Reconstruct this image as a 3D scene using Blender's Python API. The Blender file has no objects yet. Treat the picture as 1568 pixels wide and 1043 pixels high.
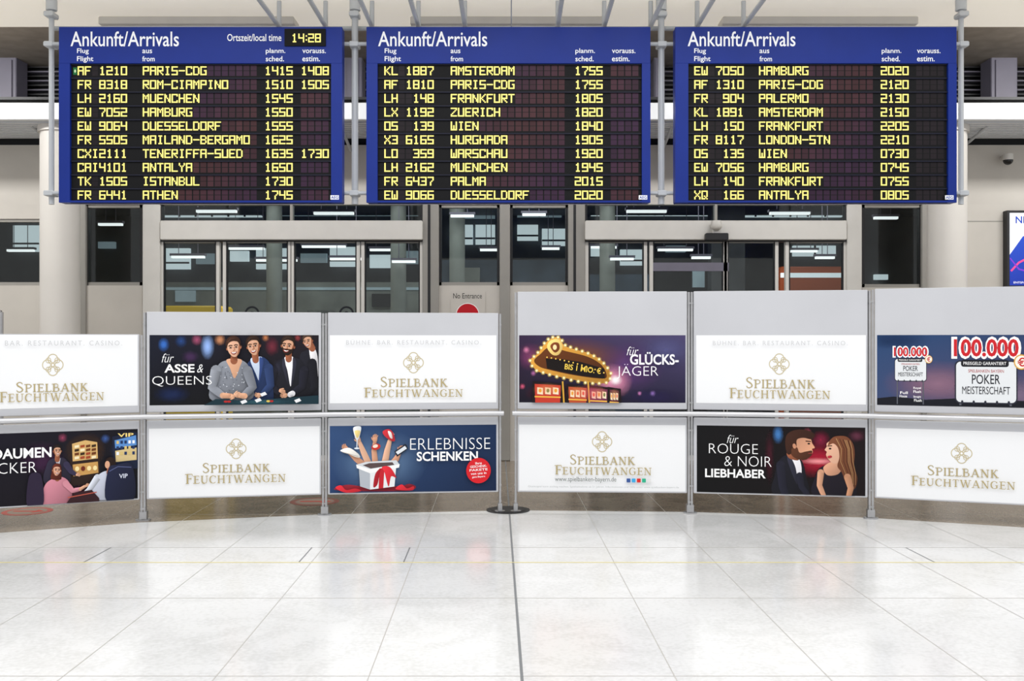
import bpy, math, random
from mathutils import Vector, Matrix
from mathutils.geometry import tessellate_polygon
random.seed(4)
S = bpy.context.scene
S.view_settings.view_transform = 'Standard'
F, CX, CY, H = 1524.0, 784.0, 521.3, 1.45      # estimated constants mapping image pixels to world (focal, eye height)
def X(px, d): return (px-CX)/F*d
def Z(py, d): return H+(CY-py)/F*d
def lin(h):
    if isinstance(h, str):
        h = h.lstrip('#'); c = [int(h[i:i+2], 16)/255 for i in (0, 2, 4)]
    else: return tuple(h[:3])
    return tuple(x/12.92 if x <= .04045 else ((x+.055)/1.055)**2.4 for x in c)

# ------------------------------------------------------------------ materials
def mat(name, col, rough=.5, metal=0, noise=.0, nscale=6, emit=0, bump=0, spec=.5):
    m = bpy.data.materials.new(name); m.use_nodes = True
    nt = m.node_tree; b = nt.nodes['Principled BSDF']; c = lin(col)
    b.inputs['Roughness'].default_value = rough; b.inputs['Metallic'].default_value = metal
    b.inputs['Specular IOR Level'].default_value = spec
    b.inputs['Base Color'].default_value = (*c, 1)
    if noise or bump:
        tc = nt.nodes.new('ShaderNodeTexCoord'); n = nt.nodes.new('ShaderNodeTexNoise')
        n.inputs['Scale'].default_value = nscale; n.inputs['Detail'].default_value = 5
        nt.links.new(tc.outputs['Object'], n.inputs['Vector'])
        r = nt.nodes.new('ShaderNodeValToRGB')
        r.color_ramp.elements[0].position = .3; r.color_ramp.elements[1].position = .7
        r.color_ramp.elements[0].color = (*[x*(1-noise) for x in c], 1)
        r.color_ramp.elements[1].color = (*[min(1, x*(1+noise)) for x in c], 1)
        nt.links.new(n.outputs['Fac'], r.inputs['Fac'])
        nt.links.new(r.outputs['Color'], b.inputs['Base Color'])
        if bump:
            bp = nt.nodes.new('ShaderNodeBump'); bp.inputs['Strength'].default_value = bump
            nt.links.new(n.outputs['Fac'], bp.inputs['Height']); nt.links.new(bp.outputs['Normal'], b.inputs['Normal'])
    if emit:
        b.inputs['Emission Color'].default_value = (*c, 1); b.inputs['Emission Strength'].default_value = emit
    return m
def print_mat(name, soft=False, emit=0, rough=.45):
    m = bpy.data.materials.new(name); m.use_nodes = True
    nt = m.node_tree; b = nt.nodes['Principled BSDF']
    a = nt.nodes.new('ShaderNodeAttribute'); a.attribute_name = 'ink'
    nt.links.new(a.outputs['Color'], b.inputs['Base Color'])
    if soft: nt.links.new(a.outputs['Alpha'], b.inputs['Alpha'])
    b.inputs['Roughness'].default_value = rough; b.inputs['Specular IOR Level'].default_value = .2
    if emit:
        nt.links.new(a.outputs['Color'], b.inputs['Emission Color']); b.inputs['Emission Strength'].default_value = emit
    return m
M_INK = print_mat('printed_ink'); M_SOFT = print_mat('printed_soft_ink', True)
M_GLOW = print_mat('emissive_print', emit=.4)  # also brightens the flap characters, which give no light of their own
M_BLUE = mat('board_blue', '#0e2a82', .4, noise=.06, nscale=3, spec=.25)
M_BLACK = mat('flap_black', '#0a0a0d', .6, spec=.2)
M_LEDGE = mat('row_ledge', '#0b0f24', .5, spec=.3)
M_PANEL = mat('barrier_panel_grey', '#c2c3c8', .35, noise=.03, nscale=2)
M_STEEL = mat('brushed_steel', '#b0b0b2', .32, .75, noise=.08, nscale=20)
M_RAIL = mat('satin_rail', '#cfcfd2', .3, .5)
M_TUBE = mat('grey_painted_tube', '#c0c4c8', .4, .1)
M_DARK = mat('dark_metal', '#1b1b1e', .5)
M_WALL = mat('beige_wall', '#c6c1b9', .6, noise=.04, nscale=3)
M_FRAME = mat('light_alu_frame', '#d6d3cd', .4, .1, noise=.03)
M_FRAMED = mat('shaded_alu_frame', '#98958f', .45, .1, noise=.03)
M_COL = mat('column_paint', '#d2cec8', .45, noise=.03, nscale=2)
M_CEIL = mat('plaster_ceiling', '#ece6da', .8, noise=.05, nscale=9, emit=.42, bump=.1)  # emission added so the plaster looks brightly lit; it is no lamp
M_CONC = mat('concrete_soffit', '#92887c', .9, noise=.15, nscale=5, bump=.3)
M_LOUV = mat('louvre_black', '#131318', .5)
M_UNIT = mat('duct_grey', '#6f6c7a', .5, noise=.05)
M_SLAT = mat('canopy_slat', '#e2e4e6', .4, .1)
M_INT = mat('interior_dark', '#4a4c4f', .7, noise=.3, nscale=2)
M_INTF = mat('interior_grey', '#8a8f8a', .7, noise=.25, nscale=2)
M_INTB = mat('interior_blue_grey', '#465666', .7, noise=.3, nscale=3)
M_DAY = mat('daylit_window', '#ccd8dc', .5, emit=1.1, noise=.2, nscale=1.5)
M_DAY2 = mat('daylit_window_dim', '#93a5ad', .5, emit=.5, noise=.3, nscale=2)
M_LAMP = mat('strip_lamp', '#f6f8f8', .5, emit=1.5)
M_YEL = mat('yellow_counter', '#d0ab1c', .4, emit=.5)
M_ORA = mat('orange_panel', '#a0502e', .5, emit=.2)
M_JOINT = mat('floor_joint', '#bcb9b3', .4)
M_SEAM = mat('floor_seam', '#7c7f82', .4)
M_YLINE = mat('floor_yellow_line', '#e6d88a', .5)
M_DOME = mat('dome_black', '#111114', .15)
def glass_mat():
    m = bpy.data.materials.new('tinted_glass'); m.use_nodes = True; nt = m.node_tree
    nt.nodes.remove(nt.nodes['Principled BSDF']); o = nt.nodes['Material Output']
    t = nt.nodes.new('ShaderNodeBsdfTransparent'); t.inputs[0].default_value = (.74, .78, .78, 1)
    g = nt.nodes.new('ShaderNodeBsdfGlossy'); g.inputs['Roughness'].default_value = .03
    f = nt.nodes.new('ShaderNodeFresnel'); f.inputs[0].default_value = 1.4
    x = nt.nodes.new('ShaderNodeMixShader')
    nt.links.new(f.outputs[0], x.inputs[0]); nt.links.new(t.outputs[0], x.inputs[1]); nt.links.new(g.outputs[0], x.inputs[2])
    nt.links.new(x.outputs[0], o.inputs[0]); return m
M_GLASS = glass_mat()
def floor_mat(name, c0, c1, rough, spec):
    m = bpy.data.materials.new(name); m.use_nodes = True; nt = m.node_tree
    b = nt.nodes['Principled BSDF']; tc = nt.nodes.new('ShaderNodeTexCoord')
    n1 = nt.nodes.new('ShaderNodeTexNoise'); n1.inputs['Scale'].default_value = 3; n1.inputs['Detail'].default_value = 10; n1.inputs['Distortion'].default_value = 1.2
    n2 = nt.nodes.new('ShaderNodeTexNoise'); n2.inputs['Scale'].default_value = 40; n2.inputs['Detail'].default_value = 6
    mx = nt.nodes.new('ShaderNodeMath'); mx.operation = 'ADD'
    mh = nt.nodes.new('ShaderNodeMath'); mh.operation = 'MULTIPLY'; mh.inputs[1].default_value = .5
    r = nt.nodes.new('ShaderNodeValToRGB')
    r.color_ramp.elements[0].position = .38; r.color_ramp.elements[0].color = (*lin(c0), 1)
    r.color_ramp.elements[1].position = .56; r.color_ramp.elements[1].color = (*lin(c1), 1)
    for n in (n1, n2): nt.links.new(tc.outputs['Object'], n.inputs['Vector'])
    nt.links.new(n1.outputs['Fac'], mx.inputs[0]); nt.links.new(n2.outputs['Fac'], mx.inputs[1]); nt.links.new(mx.outputs[0], mh.inputs[0])
    nt.links.new(mh.outputs[0], r.inputs[0]); nt.links.new(r.outputs[0], b.inputs['Base Color'])
    b.inputs['Roughness'].default_value = rough; b.inputs['Specular IOR Level'].default_value = spec
    return m
M_FLOOR = floor_mat('polished_marble_floor', '#d5d5d4', '#e4e4e4', .15, .45)
M_FLOORB = floor_mat('floor_dark_reflection', '#75685a', '#8d8070', .2, .45)  # brown tone paints in the reflection of the dark glass

# ------------------------------------------------------------------ mesh builder
def empty(name, loc):
    o = bpy.data.objects.new(name, None); o.location = loc; o.empty_display_size = .2
    S.collection.objects.link(o); return o
def attach(o, p):
    if p is not None:
        o.parent = p; o.matrix_parent_inverse = Matrix.Translation(-p.location)
class MB:
    def __init__(s, mx=None): s.v = []; s.f = []; s.m = []; s.mats = []; s.mx = mx or Matrix.Identity(4); s.sm = []
    def mi(s, m):
        if m not in s.mats: s.mats.append(m)
        return s.mats.index(m)
    def raw(s, vs, fs, m, smooth=False):
        n = len(s.v); i = s.mi(m)
        s.v += [tuple(s.mx @ Vector(p)) for p in vs]
        for f in fs: s.f.append([n+k for k in f]); s.m.append(i); s.sm.append(smooth)
    def box(s, x0, x1, y0, y1, z0, z1, m, ch=0.0):
        if x0 > x1: x0, x1 = x1, x0
        if y0 > y1: y0, y1 = y1, y0
        if z0 > z1: z0, z1 = z1, z0
        if ch <= 0:
            vs = [(x, y, z) for x in (x0, x1) for y in (y0, y1) for z in (z0, z1)]
            s.raw(vs, [(0, 1, 3, 2), (4, 6, 7, 5), (0, 4, 5, 1), (2, 3, 7, 6), (0, 2, 6, 4), (1, 5, 7, 3)], m)
        else:   # prism with chamfered x/z outline
            o = [(x0+ch, z0), (x1-ch, z0), (x1, z0+ch), (x1, z1-ch), (x1-ch, z1), (x0+ch, z1), (x0, z1-ch), (x0, z0+ch)]
            c = ch*.6
            i = [(min(max(a, x0+c), x1-c), min(max(b, z0+c), z1-c)) for a, b in o]
            vs = [(a, y0, b) for a, b in i]+[(a, y0+c, b) for a, b in o]+[(a, y1, b) for a, b in o]
            fs = [tuple(range(8)), tuple(range(23, 15, -1))]
            for k in range(8):
                j = (k+1) % 8; fs += [(k, 8+k, 8+j, j), (8+k, 16+k, 16+j, 8+j)]
            s.raw(vs, fs, m)
    def cyl(s, p0, p1, r, m, n=20, r1=None):
        p0, p1 = Vector(p0), Vector(p1); d = (p1-p0).normalized(); r1 = r if r1 is None else r1
        a = d.orthogonal().normalized(); b = d.cross(a)
        vs = []
        for p, q in ((p0, r), (p1, r1)):
            for k in range(n):
                t = 2*math.pi*k/n; vs.append(tuple(p+a*q*math.cos(t)+b*q*math.sin(t)))
        s.raw(vs, [(k, (k+1) % n, n+(k+1) % n, n+k) for k in range(n)], m, True)
        s.raw(vs, [tuple(range(n-1, -1, -1)), tuple(range(n, 2*n))], m)
    def dome(s, c, r, m, n=20, k=8, up=-1):
        c = Vector(c); vs = []; fs = []
        for i in range(k+1):
            ph = math.pi/2*i/k
            for j in range(n):
                t = 2*math.pi*j/n; vs.append((c.x+r*math.cos(ph)*math.cos(t), c.y+r*math.cos(ph)*math.sin(t), c.z+up*r*math.sin(ph)))
        for i in range(k):
            for j in range(n): fs.append((i*n+j, i*n+(j+1) % n, (i+1)*n+(j+1) % n, (i+1)*n+j))
        s.raw(vs, fs, m, True)
    def finish(s, name, parent=None):
        me = bpy.data.meshes.new(name)
        if parent is None:   # put origin at base centre
            xs = [p[0] for p in s.v]; ys = [p[1] for p in s.v]; zs = [p[2] for p in s.v]
            c = Vector(((min(xs)+max(xs))/2, (min(ys)+max(ys))/2, min(zs)))
        else: c = Vector((0, 0, 0))
        me.from_pydata([tuple(Vector(p)-c) for p in s.v], [], s.f)
        for m in s.mats: me.materials.append(m)
        me.polygons.foreach_set('material_index', s.m); me.polygons.foreach_set('use_smooth', s.sm); me.update()
        o = bpy.data.objects.new(name, me); o.location = c; S.collection.objects.link(o); attach(o, parent); return o

# ------------------------------------------------------------------ print artwork builder
_tc = {}
def text_geo(t, bold, shear, sp):
    k = (t, bold, shear, sp)
    if k in _tc: return _tc[k]
    c = bpy.data.curves.new('t', 'FONT'); c.body = t; c.offset = bold; c.shear = shear; c.space_character = sp; c.resolution_u = 3
    o = bpy.data.objects.new('t', c); S.collection.objects.link(o)
    dg = bpy.context.evaluated_depsgraph_get(); dg.update(); e = o.evaluated_get(dg); me = e.to_mesh()
    vs = [(v.co.x, v.co.y) for v in me.vertices]; fs = [tuple(p.vertices) for p in me.polygons]
    e.to_mesh_clear(); bpy.data.objects.remove(o); bpy.data.curves.remove(c)
    x0 = min(v[0] for v in vs); x1 = max(v[0] for v in vs); y0 = min(v[1] for v in vs); y1 = max(v[1] for v in vs)
    vs = [((x-x0)/(x1-x0), (y-y0)/(y1-y0)) for x, y in vs]
    _tc[k] = (vs, fs); return _tc[k]
def catmull(p, n=5):
    out = []; L = len(p)
    for i in range(L):
        a, b, c, d = p[i-1], p[i], p[(i+1) % L], p[(i+2) % L]
        for k in range(n):
            t = k/n
            out.append(tuple(.5*((2*b[j])+(-a[j]+c[j])*t+(2*a[j]-5*b[j]+4*c[j]-d[j])*t*t+(-a[j]+3*b[j]-3*c[j]+d[j])*t**3) for j in (0, 1)))
    return out
class Art:
    def __init__(s, fn, n, clip=None, step=.00018):
        s.fn = fn; s.n = Vector(n); s.step = step; s.l = 1; s.v = []; s.c = []; s.f = []; s.mi = []; s.clip = clip; s.sh = 0
    def add(s, pts, cols, faces, soft=0):
        n = len(s.v); off = s.n*(s.l*s.step)
        for (x, y), c in zip(pts, cols):
            if s.clip: x = min(max(x, s.clip[0]), s.clip[2]); y = min(max(y, s.clip[1]), s.clip[3])
            s.v.append(tuple(Vector(s.fn(x, y))+off)); s.c.append(c)
        for f in faces: s.f.append([n+k for k in f]); s.mi.append(soft)
        s.l += 1
    def poly(s, p, col, smooth=True, sh=None):
        if smooth: p = catmull(p)
        c = lin(col); sh = s.sh if sh is None else sh
        tr = tessellate_polygon([[Vector((a, b, 0)) for a, b in p]])
        if sh and smooth:
            x0 = min(a for a, b in p); x1 = max(a for a, b in p); y0 = min(b for a, b in p); y1 = max(b for a, b in p)
            cs = []
            for a, b in p:
                u = (a-x0)/max(x1-x0, 1e-6); v = (b-y0)/max(y1-y0, 1e-6); f = 1+sh*(.5-(.55*u+.45*v))*2
                cs.append((*[min(1, k*f) for k in c], 1))
        else: cs = [(*c, 1)]*len(p)
        s.add(p, cs, tr)
    def rect(s, x0, y0, x1, y1, col): s.poly([(x0, y0), (x1, y0), (x1, y1), (x0, y1)], col, False)
    def rrect(s, x0, y0, x1, y1, r, col):
        p = []
        for cx, cy, a in ((x1-r, y0+r, -90), (x1-r, y1-r, 0), (x0+r, y1-r, 90), (x0+r, y0+r, 180)):
            for k in range(5):
                t = math.radians(a+k*22.5); p.append((cx+r*math.cos(t), cy+r*math.sin(t)))
        s.poly(p, col, False)
    def grad(s, x0, y0, x1, y1, tl, tr, br, bl, n=8):
        C = [lin(c) for c in (tl, tr, br, bl)]; pts = []; cs = []; fs = []
        for j in range(n+1):
            for i in range(n+1):
                u, v = i/n, j/n; pts.append((x0+(x1-x0)*u, y0+(y1-y0)*v))
                cs.append((*[(C[0][k]*(1-u)+C[1][k]*u)*(1-v)+(C[3][k]*(1-u)+C[2][k]*u)*v for k in range(3)], 1))
        for j in range(n):
            for i in range(n): a = j*(n+1)+i; fs.append((a, a+1, a+n+2, a+n+1))
        s.add(pts, cs, fs)
    def ell(s, cx, cy, rx, ry, col, rot=0, n=20):
        ca, sa = math.cos(rot), math.sin(rot)
        s.poly([(cx+rx*math.cos(t)*ca-ry*math.sin(t)*sa, cy+rx*math.cos(t)*sa+ry*math.sin(t)*ca) for t in [2*math.pi*k/n for k in range(n)]], col, False)
    def ring(s, cx, cy, r, w, col, n=24):
        pts = []; c = (*lin(col), 1)
        for k in range(n):
            t = 2*math.pi*k/n
            for q in (r-w/2, r+w/2): pts.append((cx+q*math.cos(t), cy+q*math.sin(t)))
        s.add(pts, [c]*len(pts), [(2*k, 2*k+1, (2*k+3) % (2*n), (2*k+2) % (2*n)) for k in range(n)])
    def glow(s, cx, cy, rx, ry, col, a=.8, n=20):
        c = lin(col); pts = [(cx, cy)]; cs = [(*c, a)]; fs = []
        for q, al in ((.35, .72), (.7, .25), (1, 0)):
            for k in range(n):
                t = 2*math.pi*k/n; pts.append((cx+q*rx*math.cos(t), cy+q*ry*math.sin(t))); cs.append((*c, a*al))
        for k in range(n):
            j = (k+1) % n; fs.append((0, 1+k, 1+j))
            for g in (0, 1): fs.append((1+g*n+k, 1+(g+1)*n+k, 1+(g+1)*n+j, 1+g*n+j))
        s.add(pts, cs, fs, 1)
    def line(s, p, w, col, w1=None):
        w1 = w if w1 is None else w1; c = (*lin(col), 1); L = len(p)
        pts = []
        for i in range(L):
            a = Vector(p[max(0, i-1)]); b = Vector(p[min(L-1, i+1)]); d = (b-a)
            d = d.normalized() if d.length > 1e-9 else Vector((1, 0)); q = Vector((-d.y, d.x))
            hw = (w+(w1-w)*i/(L-1))/2
            pts += [tuple(Vector(p[i])+q*hw), tuple(Vector(p[i])-q*hw)]
        s.add(pts, [c]*len(pts), [(2*i, 2*i+1, 2*i+3, 2*i+2) for i in range(L-1)])
    def limb(s, p, col):
        """tapered rounded limb through (x,y,r), lighter on the upper-left side"""
        q = []
        n = 4
        for i in range(len(p)-1):
            for k in range(n):
                t = k/n; q.append(tuple(p[i][j]*(1-t)+p[i+1][j]*t for j in range(3)))
        q.append(p[-1]); L = len(q); a = []; b = []; m_ = []; ca = []; cb = []; c = lin(col)
        for e in (q[0], q[-1]): s.ell(e[0], e[1], e[2], e[2], tuple(c), n=12)
        for i in range(L):
            d = Vector(q[min(L-1, i+2)][:2])-Vector(q[max(0, i-2)][:2]); d = d.normalized(); m = Vector((-d.y, d.x)); cc = Vector(q[i][:2]); r = q[i][2]
            a.append(tuple(cc+m*r)); b.append(tuple(cc-m*r)); m_.append(tuple(cc))
            f = s.sh*(-(m.x*.7+m.y*.7))
            ca.append((*[min(1, k*(1+f)) for k in c], 1)); cb.append((*[min(1, k*(1-f)) for k in c], 1))
        s.add(a+m_+b, ca+[(*c, 1)]*L+cb, [(i, i+1, L+i+1, L+i) for i in range(L-1)]+[(L+i, L+i+1, 2*L+i+1, 2*L+i) for i in range(L-1)])
    def text(s, t, x0, y0, x1, y1, col, bold=0, shear=0, sp=1.0, rot=0):
        vs, fs = text_geo(t, bold, shear, sp); c = (*lin(col), 1)
        ca, sa = math.cos(rot), math.sin(rot)
        P = []
        for u, v in vs:
            x = u*(x1-x0); y = (1-v)*(y1-y0)
            P.append((x0+x*ca-y*sa, y0+x*sa+y*ca))
        s.add(P, [c]*len(P), fs)
    def finish(s, name, parent, solid=None):
        me = bpy.data.meshes.new(name); me.from_pydata(s.v, [], s.f)
        a = me.color_attributes.new('ink', 'FLOAT_COLOR', 'POINT')
        a.data.foreach_set('color', [k for c in s.c for k in c])
        me.materials.append(solid or M_INK); me.materials.append(M_SOFT)
        me.polygons.foreach_set('material_index', s.mi); me.update()
        o = bpy.data.objects.new(name, me); S.collection.objects.link(o); attach(o, parent); return o

# serif small-caps lettering used for the casino name
T_, t_ = .13, .065
SER = {
'I': (.34, [(T_, [(.17, 0), (.17, 1)])], [(.17, 0), (.17, 1)]),
'P': (.66, [(T_, [(.17, 0), (.17, 1)]), (t_, [(.17, .97), (.42, .97), (.56, .88), (.6, .74), (.56, .6), (.42, .5), (.17, .5)]), (.1, [(.57, .86), (.6, .74), (.57, .62)])], [(.17, 0), (.1, 1)]),
'B': (.7, [(T_, [(.17, 0), (.17, 1)]), (t_, [(.17, .97), (.4, .97), (.53, .88), (.53, .64), (.4, .54), (.17, .54)]), (t_, [(.17, .54), (.45, .53), (.61, .42), (.61, .14), (.45, .03), (.17, .03)]), (.12, [(.61, .4), (.61, .15)])], [(.1, 0), (.1, 1)]),
'E': (.64, [(T_, [(.17, 0), (.17, 1)]), (t_, [(.17, .97), (.56, .97), (.57, .82)]), (t_, [(.17, .52), (.47, .52)]), (t_, [(.47, .43), (.47, .61)]), (t_, [(.17, .03), (.58, .03), (.6, .2)])], [(.1, 0), (.1, 1)]),
'F': (.6, [(T_, [(.17, 0), (.17, 1)]), (t_, [(.17, .97), (.56, .97), (.57, .8)]), (t_, [(.17, .52), (.46, .52)]), (t_, [(.46, .43), (.46, .61)])], [(.17, 0), (.1, 1)]),
'L': (.6, [(T_, [(.17, 0), (.17, 1)]), (t_, [(.17, .03), (.56, .03), (.58, .2)])], [(.1, 0), (.17, 1)]),
'A': (.84, [(t_, [(.12, 0), (.42, 1)]), (T_, [(.42, 1), (.72, 0)]), (t_, [(.22, .35), (.62, .35)])], [(.12, 0), (.72, 0)]),
'N': (.84, [(t_, [(.15, 0), (.15, 1)]), (T_, [(.15, 1), (.69, 0)]), (t_, [(.69, 0), (.69, 1)])], [(.15, 0), (.12, 1), (.69, 1)]),
'K': (.76, [(T_, [(.17, 0), (.17, 1)]), (t_, [(.2, .45), (.58, 1)]), (T_, [(.3, .58), (.66, 0)])], [(.17, 0), (.17, 1), (.58, 1), (.67, 0)]),
'U': (.82, [(T_, [(.17, 1), (.17, .3), (.24, .1), (.42, .02)]), (t_, [(.42, .02), (.6, .1), (.67, .3), (.67, 1)])], [(.17, 1), (.67, 1)]),
'C': (.76, [(t_, [(.66, .82), (.54, .95), (.4, .98), (.24, .92)]), (T_, [(.24, .92), (.12, .7), (.1, .5), (.12, .3), (.24, .08)]), (t_, [(.24, .08), (.42, .02), (.56, .06), (.67, .18)]), (t_, [(.66, .72), (.66, .96)])], []),
'G': (.84, [(t_, [(.66, .82), (.54, .95), (.4, .98), (.24, .92)]), (T_, [(.24, .92), (.12, .7), (.1, .5), (.12, .3), (.24, .08)]), (t_, [(.24, .08), (.42, .02), (.56, .05), (.68, .12)]), (T_, [(.66, .1), (.66, .42)]), (t_, [(.66, .74), (.66, .96)])], [(.64, .44)]),
'H': (.86, [(T_, [(.17, 0), (.17, 1)]), (T_, [(.69, 0), (.69, 1)]), (t_, [(.17, .52), (.69, .52)])], [(.17, 0), (.17, 1), (.69, 0), (.69, 1)]),
'T': (.7, [(T_, [(.35, 0), (.35, 1)]), (t_, [(.06, .82), (.08, .97), (.62, .97), (.64, .82)])], [(.35, 0)]),
'W': (1.1, [(T_, [(.1, 1), (.35, 0)]), (t_, [(.35, 0), (.56, .9)]), (T_, [(.53, 1), (.78, 0)]), (t_, [(.78, 0), (1.0, 1)])], [(.1, 1), (1.0, 1), (.55, 1)]),
'S': (.6, [(t_, [(.5, .8), (.42, .94), (.28, .98), (.16, .92)]), (.1, [(.16, .92), (.1, .78), (.16, .64), (.3, .54), (.44, .42), (.52, .26), (.46, .1)]), (t_, [(.46, .1), (.3, .02), (.16, .06), (.08, .2)])], []),
}
def serif_text(A, word, x0, x1, ytop, ybot, col):
    """first letter full height, the others as small caps"""
    sc = [1.0]+[.8]*(len(word)-1); adv = [SER[c][0]*k+.06 for c, k in zip(word, sc)]; W = sum(adv)-.06
    sx = (x1-x0)/W; h = ybot-ytop; x = x0
    for c, k, a in zip(word, sc, adv):
        hh = h*k
        for w, pts in SER[c][1]:
            A.line([(x+p[0]*k*sx, ybot-p[1]*hh) for p in pts], w*sx*k, col)
        for px, py in SER[c][2]:
            yy = ybot-py*hh+(h*.035 if py > .9 else -h*.035 if py < .1 else 0)
            A.line([(x+(px-.13)*k*sx, yy), (x+(px+.13)*k*sx, yy)], h*.065, col)
        x += a*sx
GOLD = '#b3a377'; PALE = '#c8bc9c'
def quatrefoil(A, cx, cy, s=1.0):
    for dx, dy in ((-8, 0), (8, 0), (0, -8), (0, 8)): A.ring(cx+dx*s, cy+dy*s, 7.2*s, 1.5*s, PALE)
    for dx, dy in ((-1, -1), (1, -1), (-1, 1), (1, 1)): A.ring(cx+dx*6.5*s, cy+dy*6.5*s, 3.6*s, 1.1*s, PALE)
    A.poly([(cx-4*s, cy), (cx, cy-4*s), (cx+4*s, cy), (cx, cy+4*s)], PALE, False)
    A.poly([(cx-2*s, cy), (cx, cy-2*s), (cx+2*s, cy), (cx, cy+2*s)], '#ffffff', False)
def white_poster(A, r, logo, w1, w2, tag=None):
    A.rect(*r, '#f0f1f3'); quatrefoil(A, *logo)
    serif_text(A, 'SPIELBANK', *w1, GOLD); serif_text(A, 'FEUCHTWANGEN', *w2, GOLD)
    if tag: A.text('BÜHNE. BAR. RESTAURANT. CASINO.', *tag, '#c6c6c9', -.005, sp=1.35)

# ---- poster people (flat print artwork)
def head(A, cx, cy, h, skin, hair, shade, dirn=0, tilt=0, beard=False, long=False, up=False):
    ca, sa = math.cos(tilt), math.sin(tilt)
    def R(P): return [(cx+(x*ca-y*sa)*h, cy+(x*sa+y*ca)*h) for x, y in P]
    if long: A.poly(R([(-.42, -.2), (-.2, -.58), (.2, -.58), (.42, -.2), (.46, .3), (.5, .8), (.2, .9), (-.25, .9), (-.48, .75), (-.44, .3)]), hair)
    if up: A.poly(R([(-.4, -.1), (-.34, -.45), (0, -.62), (.34, -.45), (.4, -.1), (.3, .15), (-.3, .15)]), hair)
    for sgn in (-1, 1): A.ell(*R([(.36*sgn, .03)])[0], .06*h, .1*h, shade)
    A.poly(R([(-.35, -.2), (-.34, .08), (-.27, .3), (-.1, .49), (.1, .49), (.27, .3), (.34, .08), (.35, -.2), (.2, -.44), (-.2, -.44)]), skin, sh=.22)
    sd = -1 if dirn >= 0 else 1
    A.poly(R([(.35*sd, -.2), (.34*sd, .08), (.27*sd, .3), (.1*sd, .48), (.2*sd, .25), (.27*sd, -.05)]), shade)
    d = dirn*.1
    A.glow(*R([(d-.12, .12)])[0], .16*h, .12*h, '#f6cdb4', .5); A.glow(*R([(d+.02, -.22)])[0], .2*h, .12*h, '#f6cdb4', .5)
    if beard: A.poly(R([(-.34, .05), (-.28, .32), (-.1, .51), (.1, .51), (.28, .32), (.34, .05), (.24, .16), (.12+d, .17), (-.12+d, .17), (-.24, .16)]), hair)
    for sgn in (-1, 1):
        e = R([(d+.15*sgn, .0)])[0]
        A.ell(*e, .1*h, .06*h, shade, tilt, 10)
        A.ell(*e, .075*h, .035*h, '#d8ccc4', tilt, 10); A.ell(*e, .048*h, .042*h, '#140e0a', 0, 8)
        A.line(R([(d+.04*sgn, -.095), (d+.15*sgn, -.125), (d+.26*sgn, -.085)]), .05*h, hair)
    A.line(R([(d+.02, .0), (d+.07, .15), (d-.04, .175)]), .04*h, shade)
    A.poly(R([(d-.17, .235), (d, .26), (d+.17, .235), (d+.08, .36), (d-.08, .36)]), '#93302e')
    A.poly(R([(d-.13, .25), (d, .27), (d+.13, .25), (d+.06, .315), (d-.06, .315)]), '#fffaf4')
    A.poly(R([(-.38, .02), (-.41, -.3), (-.22, -.54), (.08, -.58), (.34, -.42), (.4, -.1), (.37, .02), (.31, -.14), (.22, -.28), (-.05, -.33), (-.28, -.22)]), hair)
    A.line(R([(-.3, -.3), (-.12, -.47), (.12, -.48)]), .04*h, tuple(min(1, k*2.6+.01) for k in lin(hair)), .01*h)
def hand(A, x, y, s, ang, col, dk):
    """palm, thumb and four unequal fingers"""
    ca, sa = math.cos(ang), math.sin(ang)
    R = lambda a, b: (x+(a*ca-b*sa)*s, y+(a*sa+b*ca)*s)
    for k, (o, L) in enumerate(((-.33, .75), (-.12, .95), (.1, .9), (.31, .68))):
        b = R(.35, o); m = R(.35+L*.5, o*1.25); e = R(.3+L*.85, o*1.3+.12)
        A.limb([(*b, .12*s), (*m, .11*s), (*e, .09*s)], col)
        if k: A.line([R(.45, o-.11), R(.3+L*.7, (o-.11)*1.2)], .04*s, dk)
    A.poly([R(-.4, -.3), R(0, -.45), (R(.45, -.43)), R(.5, .4), R(0, .45), R(-.4, .3)], col)
    A.limb([(*R(-.1, -.3), .16*s), (*R(.2, -.62), .12*s), (*R(.45, -.7), .09*s)], col)
SK, SKS = '#d8a484', '#96593e'

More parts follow.
